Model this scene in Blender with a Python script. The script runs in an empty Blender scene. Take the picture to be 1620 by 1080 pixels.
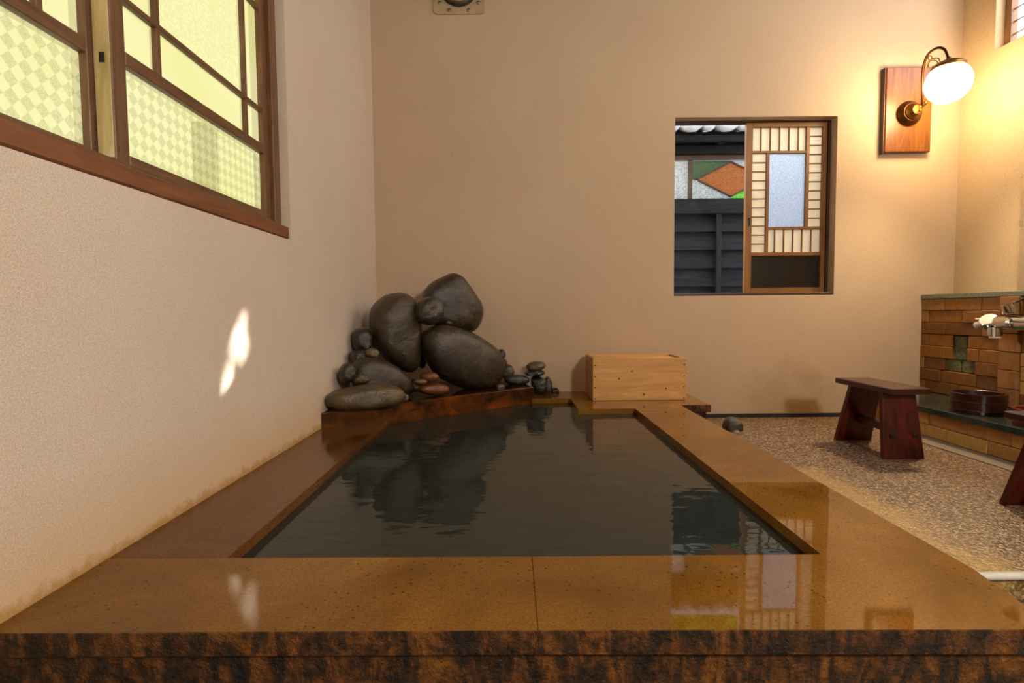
import bpy, bmesh, math, random
from mathutils import Vector, Matrix, noise
random.seed(7)
S = bpy.context.scene
COL = S.collection
R = math.radians

# ------------------------------------------------------------------ camera
F = 843.0                                   # focal length in pixels of the 1620 px wide frame
PITCH = math.atan(46 / F); ROLL = R(0.5)
EYE = Vector((0, 0, .606))
FWD = Vector((0, math.cos(PITCH), -math.sin(PITCH)))
RT0 = Vector((1, 0, 0)); UP0 = RT0.cross(FWD)
RT = RT0 * math.cos(ROLL) - UP0 * math.sin(ROLL)
UP = UP0 * math.cos(ROLL) + RT0 * math.sin(ROLL)
cam_d = bpy.data.cameras.new('camera'); cam_d.sensor_width = 36; cam_d.lens = F / 1620 * 36
cam_d.clip_start = .02
cam = bpy.data.objects.new('camera', cam_d); COL.objects.link(cam)
m = Matrix((RT, UP, -FWD)).transposed().to_4x4(); m.translation = EYE
cam.matrix_world = m
S.camera = cam

# ------------------------------------------------------------------ sky, sun, exposure
LAMP_L, LEFT_L, RIGHT_L, SKY_L, SUN_E = 32.0, .44, 4.5, 4.8, 8.0
FILL_L = 165.0  # strength of the added fill lamp behind the camera
w = bpy.data.worlds.new('sky'); S.world = w; w.use_nodes = True
bg = w.node_tree.nodes['Background']
bg.inputs[0].default_value = (.80, .89, 1.0, 1); bg.inputs[1].default_value = SKY_L
SUNDIR = Vector((1.877, 1.54, .975)).normalized()      # from the room up to the sun, through the open window
sd = bpy.data.lights.new('sun', 'SUN'); sd.energy = SUN_E; sd.angle = R(.35); sd.color = (1, .95, .88)
so = bpy.data.objects.new('sun', sd); COL.objects.link(so)
so.rotation_euler = SUNDIR.to_track_quat('Z', 'Y').to_euler(); so.location = (8, 8, 6)
S.view_settings.view_transform = 'Standard'; S.view_settings.look = 'None'
S.view_settings.exposure = 0.92; S.view_settings.gamma = 1; S.view_settings.use_curve_mapping = False
S.cycles.use_denoising = True
S.cycles.max_bounces = 10; S.cycles.diffuse_bounces = 6; S.cycles.glossy_bounces = 5
S.cycles.caustics_reflective = False; S.cycles.caustics_refractive = False
S.cycles.sample_clamp_indirect = 6

# ------------------------------------------------------------------ pixel helpers (direction only; distance from the plane touched)
def ray(px, py): return FWD + RT * ((px - 810) / F) - UP * ((py - 540) / F)
def hz(px, py, z): d = ray(px, py); return EYE + d * ((z - EYE.z) / d.z)
def hy(px, py, y): d = ray(px, py); return EYE + d * (y / d.y)
def hx(px, py, x): d = ray(px, py); return EYE + d * (x / d.x)
def hplane(px, py, p, n):
    d = ray(px, py); return EYE + d * ((p - EYE).dot(n) / d.dot(n))

# ------------------------------------------------------------------ materials
def lin(h):
    h = h.lstrip('#'); o = []
    for i in (0, 2, 4):
        c = int(h[i:i+2], 16) / 255
        o.append(c / 12.92 if c <= .04045 else ((c + .055) / 1.055) ** 2.4)
    return (*o, 1)

class NT:
    def __init__(s, name):
        s.m = bpy.data.materials.new(name); s.m.use_nodes = True; s.t = s.m.node_tree
        s.b = s.t.nodes['Principled BSDF']; s.out = s.t.nodes['Material Output']
        s.pos = s.n('ShaderNodeTexCoord').outputs['Object']
        s.geo = s.n('ShaderNodeNewGeometry').outputs['Position']
    def n(s, t, **k):
        o = s.t.nodes.new(t)
        for a, v in k.items(): setattr(o, a, v)
        return o
    def l(s, a, b): s.t.links.new(a, b)
    def mapping(s, scale, src=None, loc=(0, 0, 0), rot=(0, 0, 0)):
        q = s.n('ShaderNodeMapping'); s.l(src or s.pos, q.inputs[0])
        q.inputs['Scale'].default_value = scale; q.inputs['Location'].default_value = loc; q.inputs['Rotation'].default_value = rot
        return q.outputs[0]
    def noise(s, scale=5, detail=4, rough=.6, vec=None, dist=0):
        q = s.n('ShaderNodeTexNoise'); q.inputs['Scale'].default_value = scale; q.inputs['Detail'].default_value = detail
        q.inputs['Roughness'].default_value = rough; q.inputs['Distortion'].default_value = dist
        s.l(vec if vec is not None else s.pos, q.inputs['Vector']); return q.outputs['Fac']
    def vor(s, scale, vec=None, feature='F1', out='Distance'):
        q = s.n('ShaderNodeTexVoronoi', feature=feature); q.inputs['Scale'].default_value = scale
        s.l(vec if vec is not None else s.pos, q.inputs['Vector']); return q.outputs[out]
    def ramp(s, fac, stops):
        q = s.n('ShaderNodeValToRGB'); e = q.color_ramp.elements
        while len(e) < len(stops): e.new(.5)
        for i, (p, c) in enumerate(stops):
            e[i].position = p; e[i].color = lin(c) if isinstance(c, str) else ((c, c, c, 1) if not isinstance(c, tuple) else c)
        s.l(fac, q.inputs[0]); return q.outputs[0]
    def mix(s, fac, a, b, mode='MIX'):
        q = s.n('ShaderNodeMix', data_type='RGBA', blend_type=mode)
        for v, i in ((fac, 0), (a, 6), (b, 7)):
            if isinstance(v, str): q.inputs[i].default_value = lin(v)
            elif isinstance(v, (int, float)): q.inputs[i].default_value = v
            else: s.l(v, q.inputs[i])
        return q.outputs[2]
    def math(s, op, a, b=0.0, clamp=False):
        q = s.n('ShaderNodeMath', operation=op); q.use_clamp = clamp
        for i, v in enumerate((a, b)):
            if isinstance(v, (int, float)): q.inputs[i].default_value = v
            else: s.l(v, q.inputs[i])
        return q.outputs[0]
    def mrange(s, v, a, b, c=0., d=1.):
        q = s.n('ShaderNodeMapRange'); s.l(v, q.inputs[0])
        for i, x in enumerate((a, b, c, d)): q.inputs[i+1].default_value = x
        return q.outputs[0]
    def xyz(s, src=None):
        q = s.n('ShaderNodeSeparateXYZ'); s.l(src or s.geo, q.inputs[0]); return q.outputs
    def bump(s, h, strength=.3, dist=.002, prev=None):
        q = s.n('ShaderNodeBump'); q.inputs['Strength'].default_value = strength; q.inputs['Distance'].default_value = dist
        s.l(h, q.inputs['Height'])
        if prev is not None: s.l(prev, q.inputs['Normal'])
        s.l(q.outputs[0], s.b.inputs['Normal']); return q.outputs[0]
    def base(s, c):
        if isinstance(c, str): s.b.inputs['Base Color'].default_value = lin(c)
        else: s.l(c, s.b.inputs['Base Color'])
    def set(s, rough=.5, metal=0, ior=1.5, **k):
        s.b.inputs['Roughness'].default_value = rough; s.b.inputs['Metallic'].default_value = metal; s.b.inputs['IOR'].default_value = ior
        for a, v in k.items(): s.b.inputs[a.replace('_', ' ')].default_value = v
        return s

def wood(name, dark, light, axis='x', rough=.45, fine=60, bump=.25):
    t = NT(name); sc = {'x': (1, 9, 9), 'y': (9, 1, 9), 'z': (9, 9, 1)}[axis]
    v = t.mapping(sc); a = t.noise(3.2, 5, .6, v, 1.5); b = t.noise(fine / 4, 6, .7, v)
    c = t.ramp(a, [(.3, dark), (.7, light)])
    t.base(t.mix(t.mrange(b, .35, .75, 0, .45), c, dark)); t.set(rough); t.bump(b, bump, .0015)
    return t.m
def plain(name, c1, c2, scale=8, rough=.5, metal=0, bump=.2, bd=.002, ior=1.5, bscale=None, **k):
    t = NT(name); a = t.noise(scale, 6, .65)
    t.base(t.ramp(a, [(.3, c1), (.7, c2)])); t.set(rough, metal, ior, **k)
    if bump: t.bump(t.noise(bscale or scale * 5, 4, .6), bump, bd)
    return t.m
def plaster(name, base1, base2, kind=None):
    t = NT(name); x, y, z = t.xyz()
    c = t.ramp(t.noise(1.3, 5, .6, t.geo), [(.3, base1), (.7, base2)])
    g = t.noise(420, 3, .7, t.geo); c = t.mix(t.mrange(g, .32, .62, .42, 0), c, '#6e543c', 'MULTIPLY')
    g2 = t.noise(190, 4, .75, t.geo); c = t.mix(t.mrange(g2, .35, .6, .12, 0), c, '#6e543c', 'MULTIPLY')
    n1 = t.noise(6, 5, .65, t.geo)
    if kind == 'left':       # ochre mineral line where the wall meets the bath rim
        h = t.math('ADD', z, t.mrange(n1, .3, .7, -.045, .045))
        c = t.mix(t.mrange(h, .165, .36, .45, 0), c, '#c79a52')
        n2 = t.noise(30, 4, .7, t.geo); h2 = t.math('ADD', z, t.mrange(n2, .3, .7, -.012, .012))
        c = t.mix(t.mrange(h2, .160, .178, .75, 0), c, '#a87a2a')
    if kind == 'back':
        d = t.n('ShaderNodeVectorMath', operation='DISTANCE'); t.l(t.geo, d.inputs[0]); d.inputs[1].default_value = (-.28, 3.0, 1.55)
        sp = t.mrange(t.vor(55, t.geo), .10, .16, 1, 0)
        sel = t.mrange(t.noise(16, 3, .6, t.geo), .56, .62, 0, 1)
        msk = t.mrange(d.outputs['Value'], .12, .62, .8, 0)
        c = t.mix(t.math('MULTIPLY', t.math('MULTIPLY', sp, sel), msk), c, '#4a3322')
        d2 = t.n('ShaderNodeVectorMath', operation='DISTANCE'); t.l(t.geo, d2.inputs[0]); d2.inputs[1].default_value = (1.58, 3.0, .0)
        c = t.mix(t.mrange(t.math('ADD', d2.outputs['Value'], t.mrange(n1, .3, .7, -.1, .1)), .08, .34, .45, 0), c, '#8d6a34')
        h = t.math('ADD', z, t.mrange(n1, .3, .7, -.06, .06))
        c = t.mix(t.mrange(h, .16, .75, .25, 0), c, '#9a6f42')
    t.base(c); t.set(.85)
    b1 = t.bump(t.noise(170, 3, .65, t.geo), .55, .003)
    t.bump(g, .35, .0012, b1)
    return t.m

MT = {}
MT['plaster_left'] = plaster('plaster_left', '#dccab6', '#e6d7c4', 'left')
MT['plaster_back'] = plaster('plaster_back', '#d0b698', '#d9c0a2', 'back')
MT['plaster_right'] = plaster('plaster_right', '#cdb490', '#d5bd9b')
MT['plaster'] = plaster('plaster_plain', '#cdb9a4', '#d7c4b0')
MT['front_boards'] = plain('dark_wall_boards', '#5a432c', '#6e5439', 3, .7)
MT['ceiling'] = plain('ceiling_boards', '#3d2a18', '#57402a', 3, .7)

def wetstone(name, cols, gloss=.03, blot='#3b2008', pits=True, dull=.0):
    t = NT(name)
    c = t.ramp(t.noise(2.6, 6, .6, t.geo, .6), [(.28, cols[0]), (.5, cols[1]), (.74, cols[2])])
    c = t.mix(t.mrange(t.noise(230, 4, .75, t.geo), .38, .66, 0, .75), c, cols[0])
    if pits:
        v = t.vor(70, t.geo); sel = t.mrange(t.noise(7, 3, .5, t.geo), .44, .56, 0, 1)
        c = t.mix(t.math('MULTIPLY', t.mrange(v, .10, .20, .9, 0), sel), c, blot)
    t.base(c); t.set(gloss, 0, 1.36)
    t.bump(t.noise(9, 2, .5, t.geo), .06, .004)
    return t.m
MT['rim'] = wetstone('wet_rim_stone', ('#5a3a12', '#84591e', '#a0722f'))
MT['rim_left'] = wetstone('wet_rim_stone_rusty', ('#4a2b12', '#6b4220', '#7f5530'), .10)
def rust():
    t = NT('tub_face_stone'); v = t.mapping((20, 20, 5), t.geo)
    a = t.math('ADD', t.math('MULTIPLY', t.noise(1, 7, .68, v, 1.6), .6), t.math('MULTIPLY', t.noise(26, 6, .7, t.geo, .5), .4))
    c = t.ramp(a, [(.42, '#100903'), (.485, '#442606'), (.55, '#7c480e'), (.66, '#a0661a')])
    c = t.mix(t.mrange(t.noise(120, 4, .7, t.geo), .4, .7, 0, .6), c, '#1d0f05')
    t.base(c); t.set(.38, 0, 1.45)
    b1 = t.bump(t.vor(60, t.geo), .6, .010); t.bump(t.noise(90, 5, .75, t.geo), .9, .012, b1)
    return t.m
MT['tub_face'] = rust()
def ledgeboard():
    t = NT('ledge_board_stone'); v = t.mapping((7, 7, 11), t.geo); a = t.noise(1.1, 6, .65, v, .8)
    t.base(t.ramp(a, [(.3, '#1a0f06'), (.45, '#3d220d'), (.6, '#5f3010'), (.78, '#8a4614')])); t.set(.18, 0, 1.4)
    t.bump(t.noise(60, 4, .6, t.geo), .3, .003); return t.m
MT['ledge_board'] = ledgeboard()
MT['ledge_top'] = plain('wet_ledge_top', '#1c1008', '#3a2110', 6, .05, bump=.05, ior=1.36)
def water():
    t = NT('bath_water'); t.base('#282d29'); t.set(.015, 0, 1.333)
    v = t.mapping((1.0, 2.1, 1), t.geo); b1 = t.bump(t.noise(5.5, 2, .5, v, .4), .16, .010)
    t.bump(t.noise(16, 2, .5, v, .3), .10, .004, b1); return t.m
MT['water'] = water()
def floorm():
    t = NT('washed_pebble_floor'); x, y, z = t.xyz()
    cell = t.n('ShaderNodeTexVoronoi'); cell.inputs['Scale'].default_value = 150; t.l(t.geo, cell.inputs['Vector'])
    sx = t.xyz(cell.outputs['Color'])[0]
    c = t.ramp(sx, [(0, '#352418'), (.35, '#6e533c'), (.7, '#94765a'), (1, '#c2a68a')])
    c = t.mix(t.mrange(cell.outputs['Distance'], .35, .7, 0, .55), c, '#2e2015')
    n1 = t.noise(5, 4, .6, t.geo)
    # tan mineral deposit beside the bath, with its own winding edge
    xx = t.math('ADD', x, t.mrange(n1, .3, .7, -.05, .05)); yy = t.math('ADD', y, t.mrange(n1, .3, .7, -.03, .03))
    msk = t.math('MULTIPLY', t.mrange(xx, 1.12, 1.22, 1, 0), t.mrange(yy, 1.99, 2.04, 1, 0))
    c = t.mix(t.math('MULTIPLY', msk, .85), c, t.ramp(sx, [(0, '#93703a'), (1, '#b8955a')]))
    t.base(c); t.set(.42, 0, 1.45); t.bump(cell.outputs['Distance'], .5, -.004); return t.m
MT['floor'] = floorm()
MT['floor_low'] = plain('mossy_pebbles', '#2e2a18', '#6b5f45', 60, .4, bump=.6, bd=.004, bscale=120)
MT['strip'] = plain('grey_mortar_strip', '#6f6254', '#85786a', 30, .5)
MT['nosing'] = plain('pale_wet_nosing', '#c9c2b4', '#ded8cc', 30, .12)
MT['black'] = plain('black_gap', '#0c0a08', '#17120d', 20, .6)
MT['win_wood_y'] = wood('brown_window_wood_y', '#54351d', '#825a36', 'y')
MT['win_wood_z'] = wood('brown_window_wood_z', '#54351d', '#825a36', 'z')
MT['win_pale'] = wood('pale_window_wood', '#a98a52', '#d2bb8a', 'z')
MT['sill'] = wood('red_brown_sill', '#5b2f17', '#8f5530', 'y')
MT['sash_x'] = wood('honey_sash_wood_x', '#70461a', '#9c6828', 'x', .4)
MT['sash_z'] = wood('honey_sash_wood_z', '#70461a', '#9c6828', 'z', .4)
MT['frame_dark'] = wood('dark_frame_wood', '#2c170a', '#4b2a14', 'x', .5)
MT['cedar'] = wood('pale_cypress_x', '#b8813f', '#d9a762', 'x', .5, 90, .12)
MT['cedar_y'] = wood('pale_cypress_y', '#9a6a33', '#bd8a4b', 'y', .5, 90, .12)
MT['knot'] = plain('knot_wood', '#4a2a12', '#6a3e1c', 60, .6, bump=0)
MT['nail'] = plain('rusty_nail', '#2b1a12', '#4a2c1c', 60, .5, .6, bump=0)
MT['stool'] = wood('red_lacquer_wood', '#1f0704', '#64190e', 'z', .28)
MT['stool_x'] = wood('red_lacquer_seat', '#210a05', '#52200f', 'y', .3)
MT['peg'] = plain('dark_peg', '#0e0605', '#1d0d0a', 30, .4, bump=0)
MT['bucket'] = wood('dark_lacquer_bucket', '#1b0b07', '#3c1a10', 'z', .25)
MT['bucket_red'] = wood('red_lacquer_bucket', '#48130b', '#7a2818', 'z', .28)
MT['hoop'] = plain('copper_hoop', '#6a2f1c', '#9a5032', 20, .3, .8, bump=0)
MT['chrome'] = plain('chrome', '#c8c8c6', '#d8d8d6', 5, .07, 1, bump=0)
MT['white_plastic'] = plain('white_plastic', '#d5cfc4', '#e2ddd2', 5, .3, bump=0)
MT['brass'] = plain('antique_brass', '#5a3a16', '#8a6128', 20, .3, .9, bump=.1)
MT['iron'] = plain('dark_bronze', '#3a220f', '#5d3a1c', 20, .35, .8, bump=.1)
MT['board'] = wood('lamp_board_wood', '#552b08', '#8f5414', 'z', .35)
MT['board_edge'] = wood('lamp_board_edge', '#3a1d08', '#5c3312', 'z', .4)
MT['green_stone'] = plain('green_tuff', '#3f4428', '#7d8058', 90, .7, bump=.6, bd=.003)
MT['slate'] = plain('dark_green_slate', '#1d2824', '#34423c', 12, .12, bump=.1)
MT['coping'] = plain('grey_green_coping', '#565a48', '#80846e', 90, .5, bump=.3)
MT['mortar'] = plain('dark_mortar', '#1c120a', '#2c1d12', 30, .9)
MT['mirror'] = plain('mirror', '#d8d8d4', '#dedeDA', 2, .02, 1, bump=0)
MT['cream'] = plain('cream_plate', '#a5906c', '#bba683', 20, .45)
MT['gunmetal'] = plain('dark_lens', '#0c0c0a', '#1a1a16', 10, .1, bump=0)
MT['tin'] = plain('tin_ring', '#6b6152', '#988b74', 20, .35, .6)
MT['boards_black'] = wood('charred_boards', '#101113', '#26282b', 'x', .6, 120, .5)
MT['batten_black'] = wood('charred_batten', '#131416', '#2b2d30', 'z', .6, 120, .5)
MT['fence_brown'] = wood('fence_frame_wood', '#2e1d14', '#54392a', 'x', .5)
MT['tile_roof'] = plain('grey_roof_tile', '#8d9096', '#b4b8be', 14, .35, bump=.2)
bricks = []
for i, (a, b) in enumerate((('#6c3f0e', '#875518'), ('#78480f', '#93601c'), ('#5e380c', '#7a4c14'), ('#80582a', '#9a7038'))):
    bricks.append(plain('brick_clay', a, b, 40, .7, bump=.5, bd=.003, bscale=160))
bricks_y = [plain('yellow_brick_clay', a, b, 40, .6, bump=.4, bd=.002, bscale=160) for a, b in (('#a06c2a', '#b98540'), ('#a87a38', '#c09448'), ('#94602a', '#ad7a3c'))]
bricks_p = [plain('pilaster_brick', a, b, 40, .7, bump=.5, bd=.003, bscale=160) for a, b in (('#8a5526', '#a56d38'), ('#805020', '#9c6630'))]

def rockmat(name, a, b, c, rough=.28, pale=None):
    t = NT(name); n1 = t.noise(7, 6, .62, None, .4)
    col = t.ramp(n1, [(.3, a), (.5, b), (.72, c)])
    col = t.mix(t.mrange(t.noise(170, 3, .7), .45, .72, 0, .45), col, a)
    if pale: col = t.mix(t.mrange(t.noise(9, 3, .5), .62, .68, 0, .6), col, pale)
    t.base(col); t.set(rough, 0, 1.42, Coat_Weight=.55, Coat_Roughness=.24)
    b1 = t.bump(t.noise(24, 6, .65), .7, .010); b2 = t.bump(t.noise(210, 3, .6), .8, .0022, b1); t.l(b2, t.b.inputs['Coat Normal']); return t.m
MT['rock'] = rockmat('wet_dark_rock', '#1d160d', '#302517', '#4a3b25', .25)
MT['rock_grey'] = rockmat('grey_brown_rock', '#261c10', '#3d301c', '#5c4b2f', .42)
MT['rock_pale'] = rockmat('pale_pebble', '#4a3a24', '#6c563a', '#86704e', .45)
MT['rock_orange'] = rockmat('rust_pebble', '#3a1d08', '#6e3a12', '#8f521e', .3)
MT['rock_streak'] = rockmat('streaked_flat_rock', '#2a2010', '#55452a', '#7d683f', .35)
MT['rock_slate'] = rockmat('dark_slate_pebble', '#0e0d0b', '#1d1b17', '#302b22', .25)

def pane_left(name, pattern):  # the glass itself emits the daylight; only a little sky shows through
    t = NT(name)
    e = t.n('ShaderNodeEmission'); tr = t.n('ShaderNodeBsdfTransparent'); mx = t.n('ShaderNodeMixShader')
    gl = t.n('ShaderNodeBsdfGlossy'); gl.inputs['Roughness'].default_value = .15; mx2 = t.n('ShaderNodeMixShader'); mx2.inputs[0].default_value = .04
    big = t.noise(2.2, 3, .5, t.geo)
    x, y, z = t.xyz()
    col = t.ramp(big, [(.3, '#f0ea98'), (.7, '#fbf4c0')])
    if pattern == 'diamond':
        v = t.mapping((1, 46, 46), t.geo, rot=(R(45), 0, 0))
        ck = t.n('ShaderNodeTexChecker'); ck.inputs['Scale'].default_value = 1; t.l(v, ck.inputs[0])
        fn = t.noise(380, 2, .6, t.geo)
        f = t.math('MULTIPLY', ck.outputs['Fac'], t.mrange(fn, .35, .6, .25, 1))
        col = t.mix(t.math('MULTIPLY', f, .52), col, '#a8ac68')
    elif pattern == 'hammered':
        col = t.mix(t.mrange(t.vor(120, t.geo), .1, .6, 0, .5), '#fff9c8', '#e4df80')
    t.l(col, e.inputs[0]); e.inputs[1].default_value = LEFT_L
    t.l(t.mix(.45, '#fffbe0', col), tr.inputs[0])
    mx.inputs[0].default_value = .20
    t.l(e.outputs[0], mx.inputs[1]); t.l(tr.outputs[0], mx.inputs[2])
    t.l(mx.outputs[0], mx2.inputs[1]); t.l(gl.outputs[0], mx2.inputs[2]); t.l(mx2.outputs[0], t.out.inputs[0])
    return t.m
MT['pane_plain'] = pane_left('glowing_frosted_glass', None)
MT['pane_diamond'] = pane_left('glowing_patterned_glass', 'diamond')
MT['pane_hammer'] = pane_left('glowing_hammered_glass', 'hammered')
def glow(name, col, st):
    t = NT(name); e = t.n('ShaderNodeEmission'); e.inputs[0].default_value = col; e.inputs[1].default_value = st
    t.l(e.outputs[0], t.out.inputs[0]); return t.m
MT['globe'] = glow('lit_opal_globe', (1, .70, .36, 1), LAMP_L)
MT['pane_right'] = glow('glowing_white_paper', (1, .96, .92, 1), RIGHT_L)  # the pane itself emits in place of daylight from outside
MT['fill_glow'] = glow('lit_fill_globe', (1, .96, .88, 1), FILL_L)
def translucent(name, col, dif, mixd, grain=None, gloss=.06, dark=None, st=(.35, .62)):
    t = NT(name); tr = t.n('ShaderNodeBsdfTranslucent'); df = t.n('ShaderNodeBsdfDiffuse'); gl = t.n('ShaderNodeBsdfGlossy')
    m1 = t.n('ShaderNodeMixShader'); m2 = t.n('ShaderNodeMixShader'); m1.inputs[0].default_value = mixd; m2.inputs[0].default_value = gloss
    gl.inputs['Roughness'].default_value = .25
    c = lin(col)
    if grain:
        g = t.noise(grain, 2, .6, t.geo); cc = t.ramp(g, [(st[0], dark or '#6f7480'), (st[1], col)]); t.l(cc, tr.inputs[0])
    else: tr.inputs[0].default_value = c
    df.inputs[0].default_value = lin(dif)
    t.l(tr.outputs[0], m1.inputs[1]); t.l(df.outputs[0], m1.inputs[2]); t.l(m1.outputs[0], m2.inputs[1]); t.l(gl.outputs[0], m2.inputs[2])
    t.l(m2.outputs[0], t.out.inputs[0]); return t.m
MT['paper'] = translucent('shoji_paper', '#fff2dc', '#eadbc0', .42, gloss=.02)
MT['frosted'] = translucent('frosted_glass', '#ffffff', '#8c93a0', .04, 380, .04, '#8a92a6', (.40, .58))
MT['brown_glass'] = translucent('dark_pebbled_glass', '#d8b496', '#1d100a', .6, 330, .05, '#150b06', (.60, .70))  # pale specks in the colour stand for sparkles in the glass
MT['fence_clear'] = translucent('fence_grey_glass', '#e8eef0', '#b9c0c0', .5, 120, .08)
MT['fence_green'] = translucent('fence_green_glass', '#2f9a52', '#1d5c33', .5, 120, .08, '#0c3a1e')
MT['fence_lime'] = translucent('fence_lime_glass', '#aef06a', '#6cc23a', .5, 120, .08, '#4fae2c')
MT['fence_amber'] = translucent('fence_amber_glass', '#f0a02a', '#9a5a10', .5, 120, .08, '#3f2206')
MT['leaf'] = translucent('yellow_green_leaf', '#c3d64a', '#7c9a24', .5, 6, .03, '#7f9c22')
MT['bark'] = plain('bark', '#2b2018', '#4a3a2c', 20, .8, bump=.5)
def wglass():
    t = NT('water_thread'); t.base('#ffffff'); t.set(.02, 0, 1.33, Transmission_Weight=1.0); return t.m
MT['thread'] = wglass()

for k_ in ('boards_black', 'batten_black'): MT[k_].node_tree.nodes['Principled BSDF'].inputs['Specular IOR Level'].default_value = .12

# ------------------------------------------------------------------ object helpers
ORG = {}
def link(name, verts, faces, mat, parent=None, smooth=False, org=None):
    """one mesh object from world-space geometry; origin at its base centre (or the parent's origin)"""
    if org is None:
        if parent is not None: org = ORG[parent]
        else:
            xs = [v[0] for v in verts]; ys = [v[1] for v in verts]; zs = [v[2] for v in verts]
            org = Vector(((min(xs)+max(xs))/2, (min(ys)+max(ys))/2, min(zs)))
    me = bpy.data.meshes.new(name)
    me.from_pydata([Vector(v) - org for v in verts], [], faces); me.update()
    if smooth: me.polygons.foreach_set('use_smooth', [True] * len(me.polygons))
    if isinstance(mat, str): mat = MT[mat]
    me.materials.append(mat)
    o = bpy.data.objects.new(name, me); COL.objects.link(o)
    if parent is not None: o.parent = parent; o.location = org - ORG[parent]
    else: o.location = org
    ORG[o] = Vector(org); return o
def bmdata(bm):
    bm.normal_update(); bm.verts.index_update()
    v = [x.co.copy() for x in bm.verts]; f = [[q.index for q in p.verts] for p in bm.faces]; bm.free(); return v, f
def box(name, x0, x1, y0, y1, z0, z1, mat, parent=None, bev=.002, seg=1, fn=None):
    bm = bmesh.new(); bmesh.ops.create_cube(bm, size=1)
    for v in bm.verts: v.co = Vector((x0 + (v.co.x+.5)*(x1-x0), y0 + (v.co.y+.5)*(y1-y0), z0 + (v.co.z+.5)*(z1-z0)))
    if bev: bmesh.ops.bevel(bm, geom=list(bm.edges), offset=bev, segments=seg, affect='EDGES', profile=.6)
    if fn:
        for v in bm.verts: v.co = fn(v.co)
    v, f = bmdata(bm); return link(name, v, f, mat, parent)
def prism(name, poly, z0, z1, mat, parent=None, bev=.002, seg=1):
    """vertical prism over a counter-clockwise polygon"""
    bm = bmesh.new(); b = [bm.verts.new((x, y, z0)) for x, y in poly]; t = [bm.verts.new((x, y, z1)) for x, y in poly]
    bm.faces.new(t); bm.faces.new(b[::-1]); n = len(poly)
    for i in range(n): bm.faces.new((b[i], b[(i+1) % n], t[(i+1) % n], t[i]))
    if bev: bmesh.ops.bevel(bm, geom=list(bm.edges), offset=bev, segments=seg, affect='EDGES')
    bmesh.ops.triangulate(bm, faces=[f for f in bm.faces if len(f.verts) > 4])
    v, f = bmdata(bm); return link(name, v, f, mat, parent)
def hexa(name, c8, mat, parent=None, bev=.002):
    """eight corners: bottom four then top four"""
    bm = bmesh.new(); v = [bm.verts.new(c) for c in c8]
    for q in ((3,2,1,0), (4,5,6,7), (0,1,5,4), (1,2,6,5), (2,3,7,6), (3,0,4,7)): bm.faces.new([v[i] for i in q])
    bmesh.ops.recalc_face_normals(bm, faces=bm.faces)
    if bev: bmesh.ops.bevel(bm, geom=list(bm.edges), offset=bev, segments=1, affect='EDGES')
    a, f = bmdata(bm); return link(name, a, f, mat, parent)
def frame_of(d):
    d = d.normalized(); a = Vector((0, 0, 1)) if abs(d.z) < .9 else Vector((1, 0, 0))
    u = d.cross(a).normalized(); return u, d.cross(u).normalized()
def lathe(name, p, axis, prof, mat, parent=None, n=32, smooth=True):
    """profile (radius, height along axis) turned about the axis through p"""
    p = Vector(p); ax = Vector(axis).normalized(); u, w = frame_of(ax); V = []; Fc = []
    for r, h in prof:
        for i in range(n):
            a = 2*math.pi*i/n; V.append(p + ax*h + (u*math.cos(a) + w*math.sin(a))*r)
    for k in range(len(prof)-1):
        for i in range(n):
            j = (i+1) % n; Fc.append((k*n+i, k*n+j, (k+1)*n+j, (k+1)*n+i))
    if prof[0][0] > 1e-4: Fc.append(tuple(range(n-1, -1, -1)))
    if prof[-1][0] > 1e-4: Fc.append(tuple((len(prof)-1)*n + i for i in range(n)))
    bm = bmesh.new(); vs = [bm.verts.new(v) for v in V]
    for f in Fc: bm.faces.new([vs[i] for i in f])
    bmesh.ops.remove_doubles(bm, verts=bm.verts, dist=1e-5); bmesh.ops.recalc_face_normals(bm, faces=bm.faces)
    v, f = bmdata(bm); o = link(name, v, f, mat, parent, smooth)
    if smooth: 
        o.data.polygons.foreach_set('use_smooth', [True]*len(o.data.polygons))
        try: o.data.set_sharp_from_angle(angle=R(40))
        except Exception: pass
    return o
def cyl(name, p, axis, r, h, mat, parent=None, n=24): return lathe(name, p, axis, [(r*.94, 0), (r, h*.04), (r, h*.96), (r*.94, h)], mat, parent, n)
def tube(name, pts, r, mat, parent=None, n=10):
    pts = [Vector(p) for p in pts]; V = []; Fc = []; rr = r if isinstance(r, (list, tuple)) else [r]*len(pts); prev = None
    for i, p in enumerate(pts):
        d = (pts[min(i+1, len(pts)-1)] - pts[max(i-1, 0)]).normalized()
        if prev is None: u, w_ = frame_of(d)
        else:
            u = (prev - d*prev.dot(d)).normalized()
        w_ = d.cross(u); prev = u
        for k in range(n): a = 2*math.pi*k/n; V.append(p + (u*math.cos(a) + w_*math.sin(a))*rr[i])
    for i in range(len(pts)-1):
        for k in range(n): j = (k+1) % n; Fc.append((i*n+k, i*n+j, (i+1)*n+j, (i+1)*n+k))
    Fc.append(tuple(range(n-1, -1, -1))); Fc.append(tuple((len(pts)-1)*n+k for k in range(n)))
    return link(name, V, Fc, mat, parent, True)
def spline(pts, k=10):
    pts = [Vector(p) for p in pts]; o = []; P = [pts[0]*2 - pts[1]] + pts + [pts[-1]*2 - pts[-2]]
    for i in range(1, len(P)-2):
        a, b, c, d = P[i-1:i+3]
        for j in range(k):
            t = j/k; o.append(.5*((2*b) + (c-a)*t + (2*a-5*b+4*c-d)*t*t + (3*b-a-3*c+d)*t**3))
    o.append(pts[-1]); return o
def empty(name, loc):
    o = bpy.data.objects.new(name, None); COL.objects.link(o); o.location = loc; ORG[o] = Vector(loc); o.empty_display_size = .1; return o
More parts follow.
